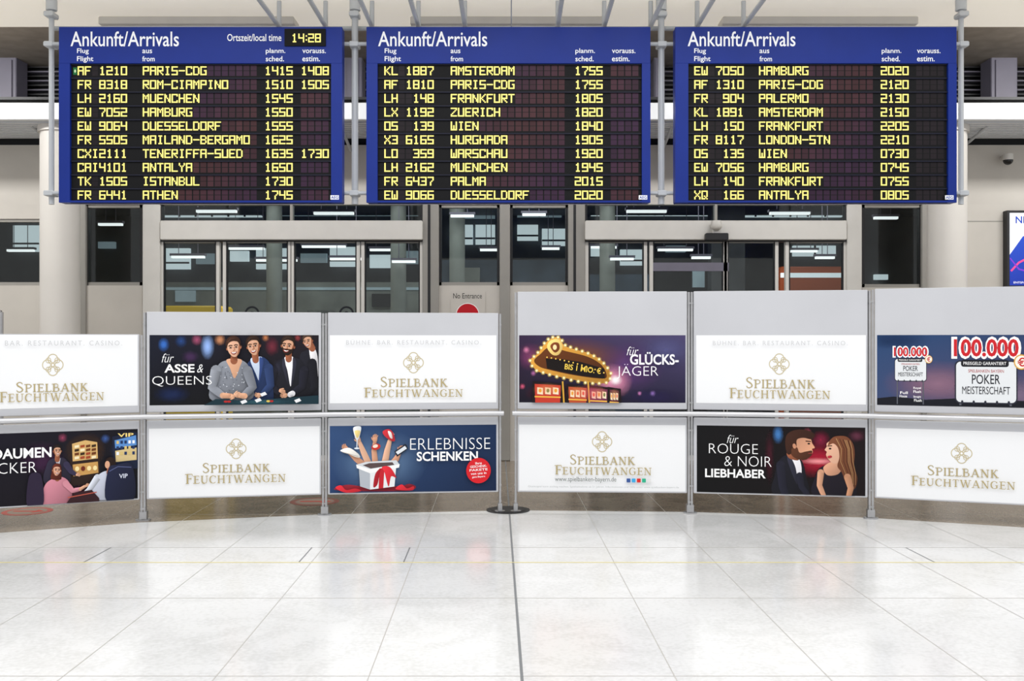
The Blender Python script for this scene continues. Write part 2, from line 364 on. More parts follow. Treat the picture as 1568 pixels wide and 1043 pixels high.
def art_asse(A):
    A.grad(228, 513, 488, 616, '#141829', '#1c141c', '#0a0a0e', '#08090f')
    for g in ((250, 527, 9, 11, '#3f76cf', .9), (276, 522, 10, 10, '#2c4c88', .8), (316, 530, 11, 20, '#9dc0ff', .95), (300, 520, 9, 9, '#b4587c', .7), (335, 520, 9, 9, '#e39a6e', .8), (415, 530, 12, 15, '#7a3040', .8), (262, 600, 30, 14, '#1f2f5c', .7), (290, 545, 14, 10, '#5a3a6a', .6), (405, 517, 6, 6, '#d98a5a', .7), (455, 517, 6, 6, '#b04a4a', .6)): A.glow(*g)
    A.sh = .5
    # man at right edge
    A.poly([(458, 548), (468, 536), (480, 530), (488, 528), (488, 616), (462, 616)], '#1a1a23')
    A.poly([(473, 535), (480, 531), (486, 545), (487, 575), (481, 575)], '#d9d7da')
    A.limb([(478, 533, 5), (474, 526, 5)], SKS); head(A, 471, 522, 20, SK, '#3a2a22', SKS, -1, -.2)
    A.limb([(478, 555, 7), (482, 590, 6), (470, 603, 4)], '#15151d')
    # man in black suit
    A.poly([(410, 616), (414, 578), (423, 556), (434, 547), (448, 546), (461, 552), (470, 575), (472, 616)], '#191922')
    A.poly([(434, 547), (448, 546), (447, 566), (444, 590), (439, 566)], '#f2f0f4', sh=.15)
    A.limb([(441, 540, 5), (441, 549, 5)], SKS)
    A.poly([(434, 547), (431, 558), (441, 590), (437, 562)], '#2b2b39'); A.poly([(448, 546), (453, 557), (445, 590), (447, 562)], '#2b2b39')
    A.glow(424, 562, 8, 14, '#3a3a4c', .6)
    head(A, 440, 529, 27, SK, '#2a1b14', SKS, -.8, .1, beard=True)
    A.limb([(465, 566, 7), (462, 590, 6), (444, 602, 4.5)], '#1c1c28'); A.limb([(447, 600.5, 4.4), (443, 602, 4)], '#e6e4e8'); hand(A, 436, 603, 7, math.pi-.1, SK, SKS)
    A.limb([(418, 566, 6.5), (414, 588, 5.5), (424, 598, 4)], '#1c1c28'); hand(A, 429, 596, 6.5, .4, SK, SKS)
    # man in navy suit
    A.poly([(368, 616), (372, 570), (380, 552), (392, 545), (404, 547), (414, 560), (417, 590), (413, 614)], '#22345c')
    A.poly([(382, 549), (396, 545), (400, 550), (396, 580), (390, 570)], '#c9d6ea', sh=.15)
    A.limb([(389, 540, 5), (390, 550, 5)], SKS)
    A.poly([(396, 546), (402, 553), (395, 584), (396, 562)], '#30457a'); A.glow(407, 566, 6, 14, '#46619c', .5)
    head(A, 387, 529, 27, SK, '#2b1a12', SKS, -.5, -.15)
    A.limb([(410, 562, 7), (413, 588, 6), (402, 600, 4.5)], '#2a3c66'); hand(A, 396, 602, 6.5, math.pi, SK, SKS)
    # woman in grey dress
    A.poly([(320, 606), (326, 575), (334, 556), (348, 550), (368, 550), (380, 560), (384, 582), (386, 606), (352, 614)], '#82868f')
    A.poly([(346, 549), (368, 549), (366, 560), (358, 577), (351, 562)], SK, sh=.2)
    A.limb([(357, 540, 4.5), (357, 551, 5.5)], SKS)
    for k in range(90):
        x = random.uniform(328, 382); y = random.uniform(560, 604)
        if abs(x-358) > (577-y)*.5: A.ell(x, y, .9, .7, random.choice(['#c4c8d2', '#565a64', '#e2e6ee', '#6a6e78']), n=6)
    head(A, 357, 531, 28, '#e4b294', '#3a2218', '#a86a4c', -.2, -.12, up=True)
    A.limb([(330, 565, 8), (324, 590, 6.5), (340, 602, 5)], '#8e929b'); A.limb([(378, 566, 7.5), (386, 590, 6.5), (372, 603, 5)], '#7c8089')
    A.limb([(340, 602, 4.2), (354, 603, 3.5)], SK); A.limb([(374, 603, 4.2), (362, 602, 3.5)], SK)
    hand(A, 360, 601, 7, -.1, '#e5b090', SKS); hand(A, 356, 604, 6.5, math.pi+.2, SK, SKS)
    A.sh = 0
    A.poly([(312, 616), (330, 607), (380, 610), (440, 606), (488, 603), (488, 616)], '#16303a', False)
    A.glow(400, 612, 50, 5, '#3c6a78', .6)
    for x, y in ((372, 611), (402, 600), (394, 609), (455, 610)): A.poly([(x-5, y), (x+3, y-3), (x+6, y+1), (x-2, y+4)], '#e9e9ec', False)
    for x in (410, 415, 345, 350): A.ell(x, 611, 3, 1.6, random.choice(['#b02a2a', '#d9c05a', '#3a62a8']))
    A.text('für', 249, 540, 267, 553, '#ffffff', -.01, .35); A.text('ASSE', 253, 555.5, 298, 568, '#ffffff', .022)
    A.text('&', 302, 556, 311, 568, '#ffffff', -.01, .3); A.text('QUEENS', 235, 573, 324, 588, '#ffffff', -.016)

def art_gluecks(A):
    A.grad(795, 513, 1050, 614, '#33223f', '#4a4268', '#1e1a34', '#120d1c')
    for g in ((812, 545, 22, 22, '#8c4476', .7), (965, 560, 55, 40, '#6d4584', .7), (1020, 535, 45, 30, '#5e5e90', .7), (842, 600, 40, 16, '#6a2430', .7), (938, 582, 32, 28, '#ffa4c8', .9), (880, 545, 80, 30, '#a8602c', .5), (1000, 605, 50, 14, '#2c2450', .7)): A.glow(*g)
    for x, y, r, c in ((806, 535, 6, '#d681a8'), (817, 570, 5, '#b06aa0'), (1000, 600, 5, '#8a6ab0'), (800, 590, 5, '#d05a7a'), (980, 600, 4, '#c07ab0')): A.glow(x, y, r, r, c, .9)
    A.sh = .4
    A.poly([(812, 551), (824, 540), (833, 527), (846, 517), (858, 517), (864, 528), (880, 534), (905, 541), (924, 553), (936, 571), (931, 584), (905, 584), (870, 578), (838, 571), (822, 566)], '#d0943a')
    A.poly([(818, 551), (828, 541), (842, 531), (868, 537), (900, 545), (920, 556), (929, 570), (924, 578), (880, 573), (842, 565), (826, 560)], '#5c3012')
    A.poly([(836, 548), (862, 549), (890, 553), (926, 563), (927, 578), (892, 574), (860, 568), (838, 563)], '#140c0a', False)
    A.poly([(838, 531), (843, 521), (856, 519), (862, 530), (856, 542), (846, 542)], '#f3d07a')
    A.poly([(843, 530), (848, 524), (856, 525), (857, 534), (850, 539)], '#7c3f1c'); A.ell(850, 531, 3, 4, '#f7e2a8')
    A.sh = 0
    A.text('BIS 1 MIO. €', 866, 555, 922, 564, '#ffd95a', .01, rot=.13)
    bulb = [(812, 551), (818, 545), (824, 539), (829, 532), (834, 525), (840, 519), (847, 516), (855, 516), (861, 521), (866, 528), (874, 531), (883, 534), (892, 537), (901, 540), (910, 544), (918, 549), (925, 555), (931, 562), (936, 570), (935, 578), (929, 584), (918, 585), (908, 585), (897, 584), (886, 582), (875, 580), (864, 577), (853, 575), (842, 572), (832, 569), (822, 566), (815, 559)]
    for x, y in bulb: A.glow(x, y, 4.2, 4.2, '#ffdf80', .9, 10); A.ell(x, y, 1.7, 1.7, '#fff3c0', n=8)
    for t in range(14): A.ell(838+t*6.7, 546+t*1.0+(.06*t*t), 1.2, 1.2, '#ffcf5c', n=6)
    for x0, x1, y0, c in ((819, 859, 586, '#c43b2c'), (871, 899, 590, '#b9502c'), (904, 931, 592, '#6d2a50'), (934, 948, 594, '#5a2a3a')):
        A.poly([(x0-3, y0-4), (x1+3, y0-1), (x1+4, 614), (x0-4, 614)], '#1b0e12', False)
        A.poly([(x0, y0), (x1, y0+2), (x1-1, 614), (x0+1, 614)], c, False)
        w = x1-x0
        for k in range(3):
            xx = x0+w*(.1+.3*k); A.poly([(xx, y0+5), (xx+w*.22, y0+6), (xx+w*.22, y0+16), (xx, y0+15)], '#f3e6c8', False)
            A.ell(xx+w*.11, y0+10, w*.06, 3, random.choice(['#e0422e', '#2f7d3c', '#e8a21e']), n=8)
        A.line([(x0, y0+19), (x1, y0+20)], 2, '#f0b84a'); A.glow((x0+x1)/2, y0+8, w*.6, 10, '#ffb070', .35)
    for x0 in (862, 901): A.line([(x0, 582), (x0+2, 614)], 2.4, '#d9a53c')
    A.glow(943, 580, 11, 9, '#ffffff', 1); A.glow(905, 600, 25, 15, '#ff6a7a', .35)
    A.text('für', 960, 530, 978, 543, '#ffffff', -.01, .35); A.text('GLÜCKS-', 965, 538, 1039, 557, '#ffffff', .022); A.text('JÄGER', 945, 556, 1008, 578, '#ffffff', -.016)

def art_poker(A):
    A.grad(1343, 513, 1608, 618, '#27456f', '#2e3f66', '#554a66', '#3c4a70')
    A.glow(1440, 585, 90, 35, '#a0788e', .7); A.glow(1560, 600, 70, 30, '#8c7690', .7); A.glow(1370, 520, 60, 16, '#1c3560', .7)
    A.poly([(1343, 608), (1370, 605), (1420, 609), (1470, 606), (1608, 609), (1608, 618), (1343, 618)], '#14161f', False)
    def sign(x, y, s, both):
        for dx in (.12, .88): A.line([(x+dx*54*s, y+50*s), (x+dx*54*s, 616)], 1.8*s, '#5a5d66')
        A.rrect(x+2*s, y+18*s, x+53*s, y+52*s, 4*s, '#2b2d3a'); A.rrect(x+3*s, y+19*s, x+52*s, y+51*s, 3.5*s, '#e2e5e8')
        A.text('100.000', x-1*s, y-1*s, x+56*s, y+17*s, '#ffffff', .085); A.text('100.000', x+1*s, y+1*s, x+54*s, y+15*s, '#c9242c', .03)
        A.rrect(x+7*s, y+17.5*s, x+46*s, y+23*s, 2*s, '#1b1c22'); A.text('PREISGELD GARANTIERT', x+9*s, y+19*s, x+44*s, y+21.5*s, '#ffffff')
        A.text('SPIELBANKEN BAYERN', x+13*s, y+25*s, x+42*s, y+27.5*s, '#b03a3a')
        A.text('POKER', x+16*s, y+29*s, x+39*s, y+36.5*s, '#22242c', .005); A.text('MEISTERSCHAFT', x+8*s, y+38.5*s, x+47*s, y+44.5*s, '#22242c', .0)
        A.ell(x+56*s, y+19*s, 6*s, 6*s, '#d9a44c'); A.ell(x+56*s, y+19*s, 5*s, 5*s, '#f7efe0'); A.text('€', x+53*s, y+15.5*s, x+59*s, y+22.5*s, '#c9242c', .02)
        for k in range(5): A.ell(x+(8+k*9.5)*s, y+51*s, 1*s, 1.6*s, '#2b2d3a', n=8)
    sign(1369, 530, 1.0, 0); sign(1462, 517, 1.85, 1)
    for x, y, a in ((1380, 597, 'Full'), (1379, 602, 'House'), (1401, 590, 'Royal'), (1401, 595, 'Flush'), (1401, 603, 'Straight'), (1402, 608, 'Flush')):
        A.text(a, x, y, x+12, y+4, '#ffffff', .01)

def art_daumen(A):
    A.grad(-75, 658, 213, 772, '#171424', '#0d0b16', '#0b0a10', '#120d18')
    for g in ((60, 700, 40, 30, '#4a284c', .8), (150, 755, 60, 18, '#64283c', .7), (195, 690, 28, 30, '#2c549c', .7), (128, 690, 34, 30, '#7c5228', .6), (92, 668, 8, 8, '#a44a6a', .7), (160, 672, 8, 8, '#4a6ab0', .7)): A.glow(*g)
    A.poly([(103, 674), (128, 668), (150, 672), (152, 742), (104, 745)], '#2a1c18', False)
    A.poly([(107, 678), (128, 673), (147, 677), (148, 703), (108, 706)], '#d8b070', False)
    A.poly([(108, 711), (148, 708), (149, 726), (109, 730)], '#c99a58', False)
    for r in range(4):
        for c in range(4): A.poly([(111+c*9, 681+r*6), (118+c*9, 680+r*6), (118+c*9, 684+r*6), (111+c*9, 685+r*6)], random.choice(['#6c3a1c', '#f5e8c0', '#a2482a', '#3c2a1a']), False)
    for c in range(4): A.ell(115+c*9.5, 718, 3.4, 4, random.choice(['#f8e2a4', '#6c2a1a', '#e0ddd0']), n=10)
    A.poly([(171, 669), (207, 663), (213, 664), (213, 722), (174, 724)], '#161f38', False)
    A.poly([(175, 675), (210, 668), (211, 684), (176, 688)], '#5b8fd0', False); A.poly([(176, 692), (211, 688), (211, 708), (177, 710)], '#d6bf8a', False)
    for r in range(3):
        for c in range(5): A.rect(178+c*6.5, 676+r*9, 182+c*6.5, 681+r*9, random.choice(['#eef4ff', '#22355e', '#d9c07a']))
    A.text('VIP', 180, 664, 206, 670, '#ffe28a', .02)
    A.sh = .5
    A.poly([(64, 738), (68, 708), (76, 700), (92, 699), (100, 708), (103, 740)], '#2b2738')
    A.poly([(80, 700), (89, 700), (86, 718)], '#c7c5cc', False); A.limb([(84, 694, 3.5), (84, 702, 4)], SKS); head(A, 84, 688, 17, SK, '#1c1210', SKS, .6)
    A.limb([(98, 710, 5), (106, 722, 4), (112, 726, 3)], '#35304a'); hand(A, 115, 727, 4.5, .2, SK, SKS)
    A.poly([(58, 772), (62, 748), (70, 735), (88, 729), (101, 736), (106, 752), (104, 772)], '#c47f8e')
    A.limb([(84, 724, 3.2), (84, 732, 4)], SKS); head(A, 83, 718, 17, '#e2ad90', '#5a2418', '#a86f52', .7, .1, long=True)
    A.limb([(97, 740, 5), (108, 752, 4), (120, 750, 3)], '#d28c9a'); A.limb([(120, 750, 2.6), (127, 746, 2.2)], SK); hand(A, 130, 745, 4.5, -.3, SK, SKS)
    A.poly([(136, 766), (142, 742), (150, 728), (164, 723), (178, 730), (184, 748), (182, 768)], '#b9bdcc')
    A.limb([(147, 733, 5.5), (134, 752, 4.5), (126, 758, 3.4)], '#c9cdd9'); hand(A, 124, 759, 4.5, math.pi, SK, SKS)
    A.limb([(167, 716, 3.6), (166, 726, 4.4)], SKS); A.ell(168, 711, 7, 8.5, '#2a1a14'); A.ell(163, 713, 4, 6, SK); A.poly([(160, 706), (168, 701), (176, 706), (176, 717), (169, 720), (167, 709)], '#241510')
    A.poly([(162, 772), (164, 722), (178, 714), (203, 716), (206, 772)], '#1c2038'); A.sh = 0; A.line([(166, 724), (180, 717), (202, 719)], 1.2, '#58608a')
    A.text('VIP', 182, 729, 196, 736, '#cfd4e4', .02)
    A.poly([(38, 772), (40, 728), (50, 720), (60, 728), (62, 772)], '#2c2238')
    A.poly([(98, 772), (110, 755), (138, 752), (150, 766), (150, 772)], '#331a20', False); A.line([(100, 762), (146, 756)], 1.4, '#c05a4a')
    A.text('für', -58, 664, -38, 678, '#ffffff', -.01, .35)
    A.text('DAUMEN', -14, 681, 75, 697, '#ffffff', .024); A.text('DRÜCKER', -56, 699, 52, 719.5, '#ffffff', -.016)

def art_schenken(A):
    A.grad(505, 651, 760, 750, '#34507c', '#1b2f52', '#142544', '#263e66')
    A.glow(580, 705, 75, 50, '#7496c0', .8)
    A.sh = .35
    A.poly([(512, 745), (530, 738), (560, 741), (610, 741), (626, 738), (636, 743), (622, 748), (560, 748)], '#8d2230')
    arms = [((560, 712), (545, 700), (533, 688), 5.0), ((565, 710), (556, 690), (550, 676), 5.0), ((574, 708), (572, 688), (573, 676), 4.6), ((588, 708), (592, 688), (596, 673), 5.2), ((596, 712), (606, 700), (610, 692), 5.0)]
    for i, (a, b, c, r) in enumerate(arms):
        k = '#e0b093' if i % 2 else '#d49c7e'
        A.limb([(*a, r), (*b, r*.85), (*c, r*.6)], k)
        ang = math.atan2(c[1]-b[1], c[0]-b[0]); hand(A, c[0]+math.cos(ang)*4, c[1]+math.sin(ang)*4, 7.5, ang, k, '#8c583e')
    A.poly([(541, 653), (552, 652), (551, 663), (548, 671), (545, 671), (542, 663)], '#e9eef2'); A.poly([(543, 658), (551, 658), (550, 664), (547, 669), (544, 665)], '#e8cf86'); A.line([(546.5, 670), (546, 684)], 1.4, '#dfe6ee'); A.ell(546, 684, 4, 1.3, '#dfe6ee')
    A.poly([(521, 687), (531, 691), (545, 697), (551, 697), (547, 691), (534, 683)], '#f2efe9'); A.line([(524, 689), (548, 696)], 1, '#b9b2a8')
    A.poly([(590, 668), (585, 660), (593, 656), (600, 660), (604, 672), (600, 674)], '#c5303a'); A.poly([(593, 659), (598, 661), (600, 670), (596, 668)], '#f0e4e0')
    A.poly([(603, 689), (620, 678), (624, 685), (607, 697)], '#20242e', False); A.poly([(605, 690), (619, 681), (622, 685), (608, 694)], '#dfe4ea', False)
    A.ell(575, 682, 7, 4.5, '#c7352c', -.2); A.ell(574, 681, 4, 2.5, '#f4e3d0', -.2)
    A.poly([(549, 712), (566, 716), (566, 745), (551, 740)], '#b4bac2', False); A.poly([(566, 716), (606, 709), (603, 741), (566, 745)], '#e8eaec', False)
    A.poly([(545, 708), (560, 704), (606, 702), (611, 709), (566, 718)], '#d4d8dc', False); A.poly([(555, 709), (565, 706), (600, 705), (603, 709), (567, 714)], '#5a4a4a', False)
    A.poly([(545, 708), (566, 715), (611, 708), (610, 713), (566, 721), (546, 713)], '#f6f6f6', False)
    A.poly([(580, 714), (588, 713), (586, 743), (579, 744)], '#c3242f', False); A.poly([(584, 712), (596, 712), (606, 728), (598, 726), (594, 741), (588, 720)], '#d62c38')
    A.poly([(582, 714), (574, 722), (571, 741), (577, 738), (580, 724)], '#a81d28')
    A.poly([(514, 742), (522, 738), (530, 745), (544, 743), (552, 747), (530, 749)], '#d62c38'); A.poly([(605, 745), (614, 738), (622, 744), (632, 741), (630, 747)], '#d62c38')
    A.text('ERLEBNISSE', 627, 670, 750, 687, '#ffffff', -.018); A.text('SCHENKEN', 637, 690, 731, 704, '#ffffff', .022)
    A.ell(732, 719, 19, 19, '#d8222b', n=32)
    for k, (t, w) in enumerate((('Ihre', 10), ('GESCHENK-', 26), ('PAKETE', 28), ('von uns in', 24), ('ganz Bayern', 20))): A.text(t, 732-w/2, 706.5+k*5.2, 732+w/2, 710+k*5.2, '#ffffff', .01, rot=-.06)

def art_rouge(A):
    A.grad(1067, 652, 1325, 757, '#08080b', '#16090e', '#12080b', '#060608')
    for g in ((1193, 664, 9, 16, '#4a84c8', .9), (1180, 700, 8, 45, '#4a1a28', .8), (1255, 703, 50, 30, '#b81c38', .85), (1255, 705, 32, 6, '#ff9aa0', .9), (1258, 672, 16, 16, '#8c2040', .8), (1312, 665, 14, 10, '#6a3448', .8), (1238, 660, 7, 7, '#d05a70', .6)): A.glow(*g)
    A.sh = .45
    A.poly([(1186, 757), (1188, 728), (1194, 706), (1206, 696), (1221, 696), (1231, 708), (1236, 730), (1238, 757)], '#171720')
    A.poly([(1212, 697), (1224, 700), (1229, 716), (1227, 740), (1219, 718)], '#ece9ee', sh=.15); A.poly([(1210, 696), (1208, 706), (1222, 742), (1220, 716)], '#2d2d3c')
    A.poly([(1207, 692), (1222, 694), (1224, 704), (1210, 701)], SKS)
    A.poly([(1211, 671), (1220, 664), (1236, 665), (1243, 671), (1245, 677), (1249, 684), (1245, 686), (1246, 691), (1242, 697), (1234, 702), (1222, 701), (1214, 692)], '#d49a7a', sh=-.3)
    A.poly([(1214, 686), (1222, 684), (1226, 692), (1236, 690), (1245, 689), (1243, 697), (1234, 703), (1222, 702), (1213, 695)], '#54301f')
    A.poly([(1207, 694), (1204, 678), (1207, 664), (1220, 657), (1238, 657), (1249, 664), (1244, 671), (1232, 669), (1222, 672), (1221, 683), (1214, 686), (1213, 694)], '#3a2016')
    A.ell(1218, 682, 2.6, 4, '#c98d6e', -.2); A.ell(1240, 678, 2, 1.3, '#1a100c'); A.line([(1235, 674), (1243, 674.5)], 1.5, '#2b1610'); A.line([(1239, 693), (1245, 692.5)], 1.3, '#8c3a34')
    A.limb([(1197, 712, 7), (1200, 745, 6), (1204, 757, 5.5)], '#20202e')
    A.limb([(1226, 728, 5.5), (1229, 745, 4.6), (1238, 757, 4)], '#20202e')
    A.poly([(1247, 757), (1250, 728), (1257, 715), (1272, 710), (1290, 713), (1303, 722), (1309, 757)], '#1a1520')
    A.poly([(1262, 714), (1276, 705), (1290, 712), (1284, 724), (1268, 726)], '#cf997c')
    A.poly([(1268, 676), (1284, 668), (1294, 680), (1290, 702), (1278, 708), (1270, 702), (1266, 695), (1267, 690), (1264, 687), (1267, 682)], '#e2b094', sh=.2)
    A.poly([(1272, 672), (1280, 666), (1296, 666), (1306, 676), (1309, 692), (1308, 712), (1313, 730), (1308, 747), (1296, 738), (1290, 722), (1283, 712), (1286, 698), (1284, 684), (1277, 677), (1269, 680)], '#6e402a')
    for k in range(9): A.line([(1281+k*2.6, 669+k*.4), (1289+k*2.0, 685), (1288+k*2.3, 705), (1295+k*1.9, 722), (1298+k*1.5, 740)], 1.0, random.choice(['#a06c46', '#4c2a1a', '#b88e60', '#7e4e32']), .4)
    A.ell(1272, 685, 2, 1.3, '#1a100c'); A.line([(1268, 681), (1275, 680.5)], 1.4, '#4a2a1c'); A.poly([(1268, 697), (1273, 695.5), (1275, 698), (1270, 700)], '#b5323c')
    A.limb([(1258, 722, 5), (1256, 742, 4.2), (1262, 757, 3.6)], '#cf9a7c'); A.limb([(1298, 728, 5.2), (1303, 745, 4.6), (1300, 757, 4)], '#bd8868')
    A.text('für', 1114, 666, 1132, 679, '#ffffff', -.01, .35); A.text('ROUGE', 1086, 680, 1162, 695.5, '#ffffff', -.018); A.text('& NOIR', 1110, 699, 1183, 715, '#ffffff', -.018); A.text('LIEBHABER', 1080, 719.5, 1174, 733, '#ffffff', .022)

# ------------------------------------------------------------------ barrier bays
def V2(px, d): return Vector((X(px, d), d))
P1, P2, P3a, P3b = V2(219, 8.0), V2(497, 8.25), V2(768, 8.4), V2(787.5, 8.4)
P4, P5 = V2(1057, 8.33), V2(1334, 8.09)
P0 = Vector((P1.x-1.31, 7.4)); P6 = Vector((P5.x+1.36, 7.6))
zu1, zu0, zl1, zl0 = 1.494, .928, .741, .184
bays = [(P0, P1, 1.50, (-75, 213), (-75, 213)), (P1, P2, 1.682, (229, 488), (228, 490)), (P2, P3a, 1.682, (505, 760), (505, 760)),
        (P3b, P4, 1.862, (795, 1050), (790.5, 1051)), (P4, P5, 1.862, (1066, 1326), (1067, 1325)), (P5, P6, 1.87, (1343, 1608), (1340, 1608))]
def bay(i, A0, B0, ztop, up, lo):
    d = (B0-A0); L = d.length; d.normalize(); nrm = Vector((d.y, -d.x))      # toward the hall
    par = empty('advertising_barrier', (A0.x, A0.y, 0))
    mx = Matrix(((d.x, -nrm.x, 0, A0.x), (d.y, -nrm.y, 0, A0.y), (0, 0, 1, 0), (0, 0, 0, 1)))
    # local: x along bay, y away from hall, z up
    m = MB(mx)
    m.box(.026, L-.026, 0, .022, .872, ztop, M_PANEL, .006)
    m.box(.026, L-.026, 0, .022, zl0-.012, .806, M_PANEL, .006)
    m.finish('panels', par)
    m = MB(mx)
    for u in (.012, L-.012):
        m.box(u-.009, u+.009, -.008, .045, .012, ztop-.006, M_STEEL, .003)
        for z in (.1, .235, .70, .93, ztop-.10): m.cyl((u, -.018, z), (u, -.004, z), .011, M_STEEL, 12)
        m.box(u-.018, u+.018, -.014, .055, .012, .075, M_STEEL, .004)
        m.cyl((u, .02, 0), (u, .02, .012), .045, M_STEEL, 20)
        m.box(u-.007, u+.007, -.06, -.008, .815, .835, M_STEEL)
    m.finish('posts', par)
    m = MB(mx); m.cyl((-.012, -.062, .84), (L+.012, -.062, .84), .021, M_RAIL, 16); m.finish('hand_rail', par)
    def U(px):
        k = (px-CX)/F; return (k*A0.y-A0.x)/(d.x-k*d.y)
    def mk(rng, y0, y1, z1, z0):
        u0 = max(U(rng[0]), .04) ; u1 = min(U(rng[1]), L-.04)
        def fn(x, y):
            u = u0+(x-rng[0])/(rng[1]-rng[0])*(u1-u0); z = z1+(y-y0)/(y1-y0)*(z0-z1)
            p = mx @ Vector((u, -.001, z)); return p
        return Art(fn, (nrm.x, nrm.y, 0), (rng[0], y0, rng[1], y1))
    return par, mk, up, lo
yl = [(513, 622, 658, 771), (513, 616, 655, 760), (514, 615, 651, 750), (513, 614, 650, 750), (513, 615, 652, 757), (513, 618, 656, 769)]
for i, b in enumerate(bays):
    par, mk, up, lo = bay(i, *b); a0, a1, c0, c1 = yl[i]
    Au = mk(up, a0, a1, zu1, zu0); Al = mk(lo, c0, c1, zl1, zl0)
    if i == 0:
        white_poster(Au, (-75, 513, 213, 622), (77, 558, 1.05), (20, 132, 583, 598), (-4, 158, 597, 612), (-50, 520, 187, 529)); art_daumen(Al)
    if i == 1:
        art_asse(Au); white_poster(Al, (228, 655, 490, 760), (360, 688, 1), (308, 412, 709, 724), (283, 437, 725, 740))
    if i == 2:
        white_poster(Au, (505, 514, 760, 615), (632, 555, 1), (581, 684, 576, 591), (557, 708, 592, 606), (530, 520, 736, 528)); art_schenken(Al)
    if i == 3:
        art_gluecks(Au); white_poster(Al, (790, 650, 1051, 750), (921, 675.5, 1), (870, 972, 695, 710), (847, 998, 711, 725))
        Al.text('www.spielbanken-bayern.de', 847, 728, 943, 737, '#6f7470', 0)
        for x, c in ((962, '#3b5998'), (970, '#3fa9e0'), (978, '#d6302a'), (986, '#2fb08a'), (994, '#e0e0e0')): Al.rrect(x-3, 730, x+3, 736, 1, c)
        Al.text('Glücksspiel kann süchtig machen. Spielteilnahme ab 21 Jahren. Informationen und Hilfe unter www.spielbanken-bayern.de', 805, 741.5, 1040, 745, '#a8abab', -.005)
        m = MB(); bx = X(778, 8.46)
        m.cyl((bx, 8.5, 0), (bx, 8.5, .007), .185, M_DARK, 40)
        m.cyl((bx, 8.5, .007), (bx, 8.5, .011), .15, M_DARK, 40)
        m.finish('base_plate', par)
    if i == 4:
        white_poster(Au, (1066, 513, 1326, 615), (1195, 556, 1), (1143, 1249, 576, 592), (1118, 1272, 592, 607), (1092, 520, 1298, 528)); art_rouge(Al)
    if i == 5:
        art_poker(Au); white_poster(Al, (1340, 656, 1608, 769), (1475, 693, 1.05), (1421, 1531, 714, 730), (1396, 1556, 732, 747))
    Au.finish('poster_top', par); Al.finish('poster_bottom', par)

# ------------------------------------------------------------------ arrivals boards
G = dict(zip('ABCDEFGHIJKLMNOPQRSTUVWXYZ0123456789-', [bytes.fromhex(h) for h in (
 '1F11111F111111 1E11111E11111E 1F11101010111F 1E11111111111E 1F10101E10101F 1F10101E101010 1F10101311111F 1111111F111111 0E04040404040E 0101010111110E 11121418141211 1010101010101F 111B1515111111 11191915131311 1F11111111111F 1F11111F101010 1F11111115121D 1F11111F141211 1F10101F01011F 1F040404040404 1111111111111F 11111111110A04 111111151515'+'1F 11110A040A1111 11110A04040404 1F01020408101F 1F11111111111F 040C040404040E 1F01011F10101F 1F01010F01011F 1111111F010101 1F10101F01011F 1F10101F11111F 1F010102040404 1F11111F11111F 1F11111F01011F 0000001F000000').split()]))
DB = 9.0
rows1 = [('AF', '1210', 'PARIS-CDG', '1415', '1408'), ('FR', '8318', 'ROM-CIAMPINO', '1510', '1505'), ('LH', '2160', 'MUENCHEN', '1545', ''), ('EW', '7052', 'HAMBURG', '1550', ''), ('EW', '9064', 'DUESSELDORF', '1555', ''), ('FR', '5505', 'MAILAND-BERGAMO', '1625', ''), ('CXI', '2111', 'TENERIFFA-SUED', '1635', '1730'), ('CAI', '4101', 'ANTALYA', '1650', ''), ('TK', '1505', 'ISTANBUL', '1730', ''), ('FR', '6441', 'ATHEN', '1745', '')]
rows2 = [('KL', '1887', 'AMSTERDAM', '1755', ''), ('AF', '1810', 'PARIS-CDG', '1755', ''), ('LH', '148', 'FRANKFURT', '1805', ''), ('LX', '1192', 'ZUERICH', '1820', ''), ('OS', '139', 'WIEN', '1840', ''), ('X3', '6165', 'HURGHADA', '1905', ''), ('LO', '359', 'WARSCHAU', '1920', ''), ('LH', '2162', 'MUENCHEN', '1945', ''), ('FR', '6437', 'PALMA', '2015', ''), ('EW', '9066', 'DUESSELDORF', '2020', '')]
rows3 = [('EW', '7050', 'HAMBURG', '2020', ''), ('AF', '1310', 'PARIS-CDG', '2120', ''), ('FR', '904', 'PALERMO', '2130', ''), ('KL', '1891', 'AMSTERDAM', '2150', ''), ('LH', '150', 'FRANKFURT', '2205', ''), ('FR', '8117', 'LONDON-STN', '2210', ''), ('OS', '135', 'WIEN', '0730', ''), ('EW', '7056', 'HAMBURG', '0745', ''), ('LH', '140', 'FRANKFURT', '0755', ''), ('XQ', '166', 'ANTALYA', '0805', '')]
boards = [(90, 524, rows1, (117, 217, 404.5, 460), (108, 274), (118, 218, 407, 463)),
          (561, 996, rows2, (588, 690, 880.5, 936), (579, 746), (589, 690, 881, 937)),
          (1034, 1465, rows3, (1064, 1163.5, 1350.5, 1405), (1053, 1218), (1063, 1163, 1350, 1404))]
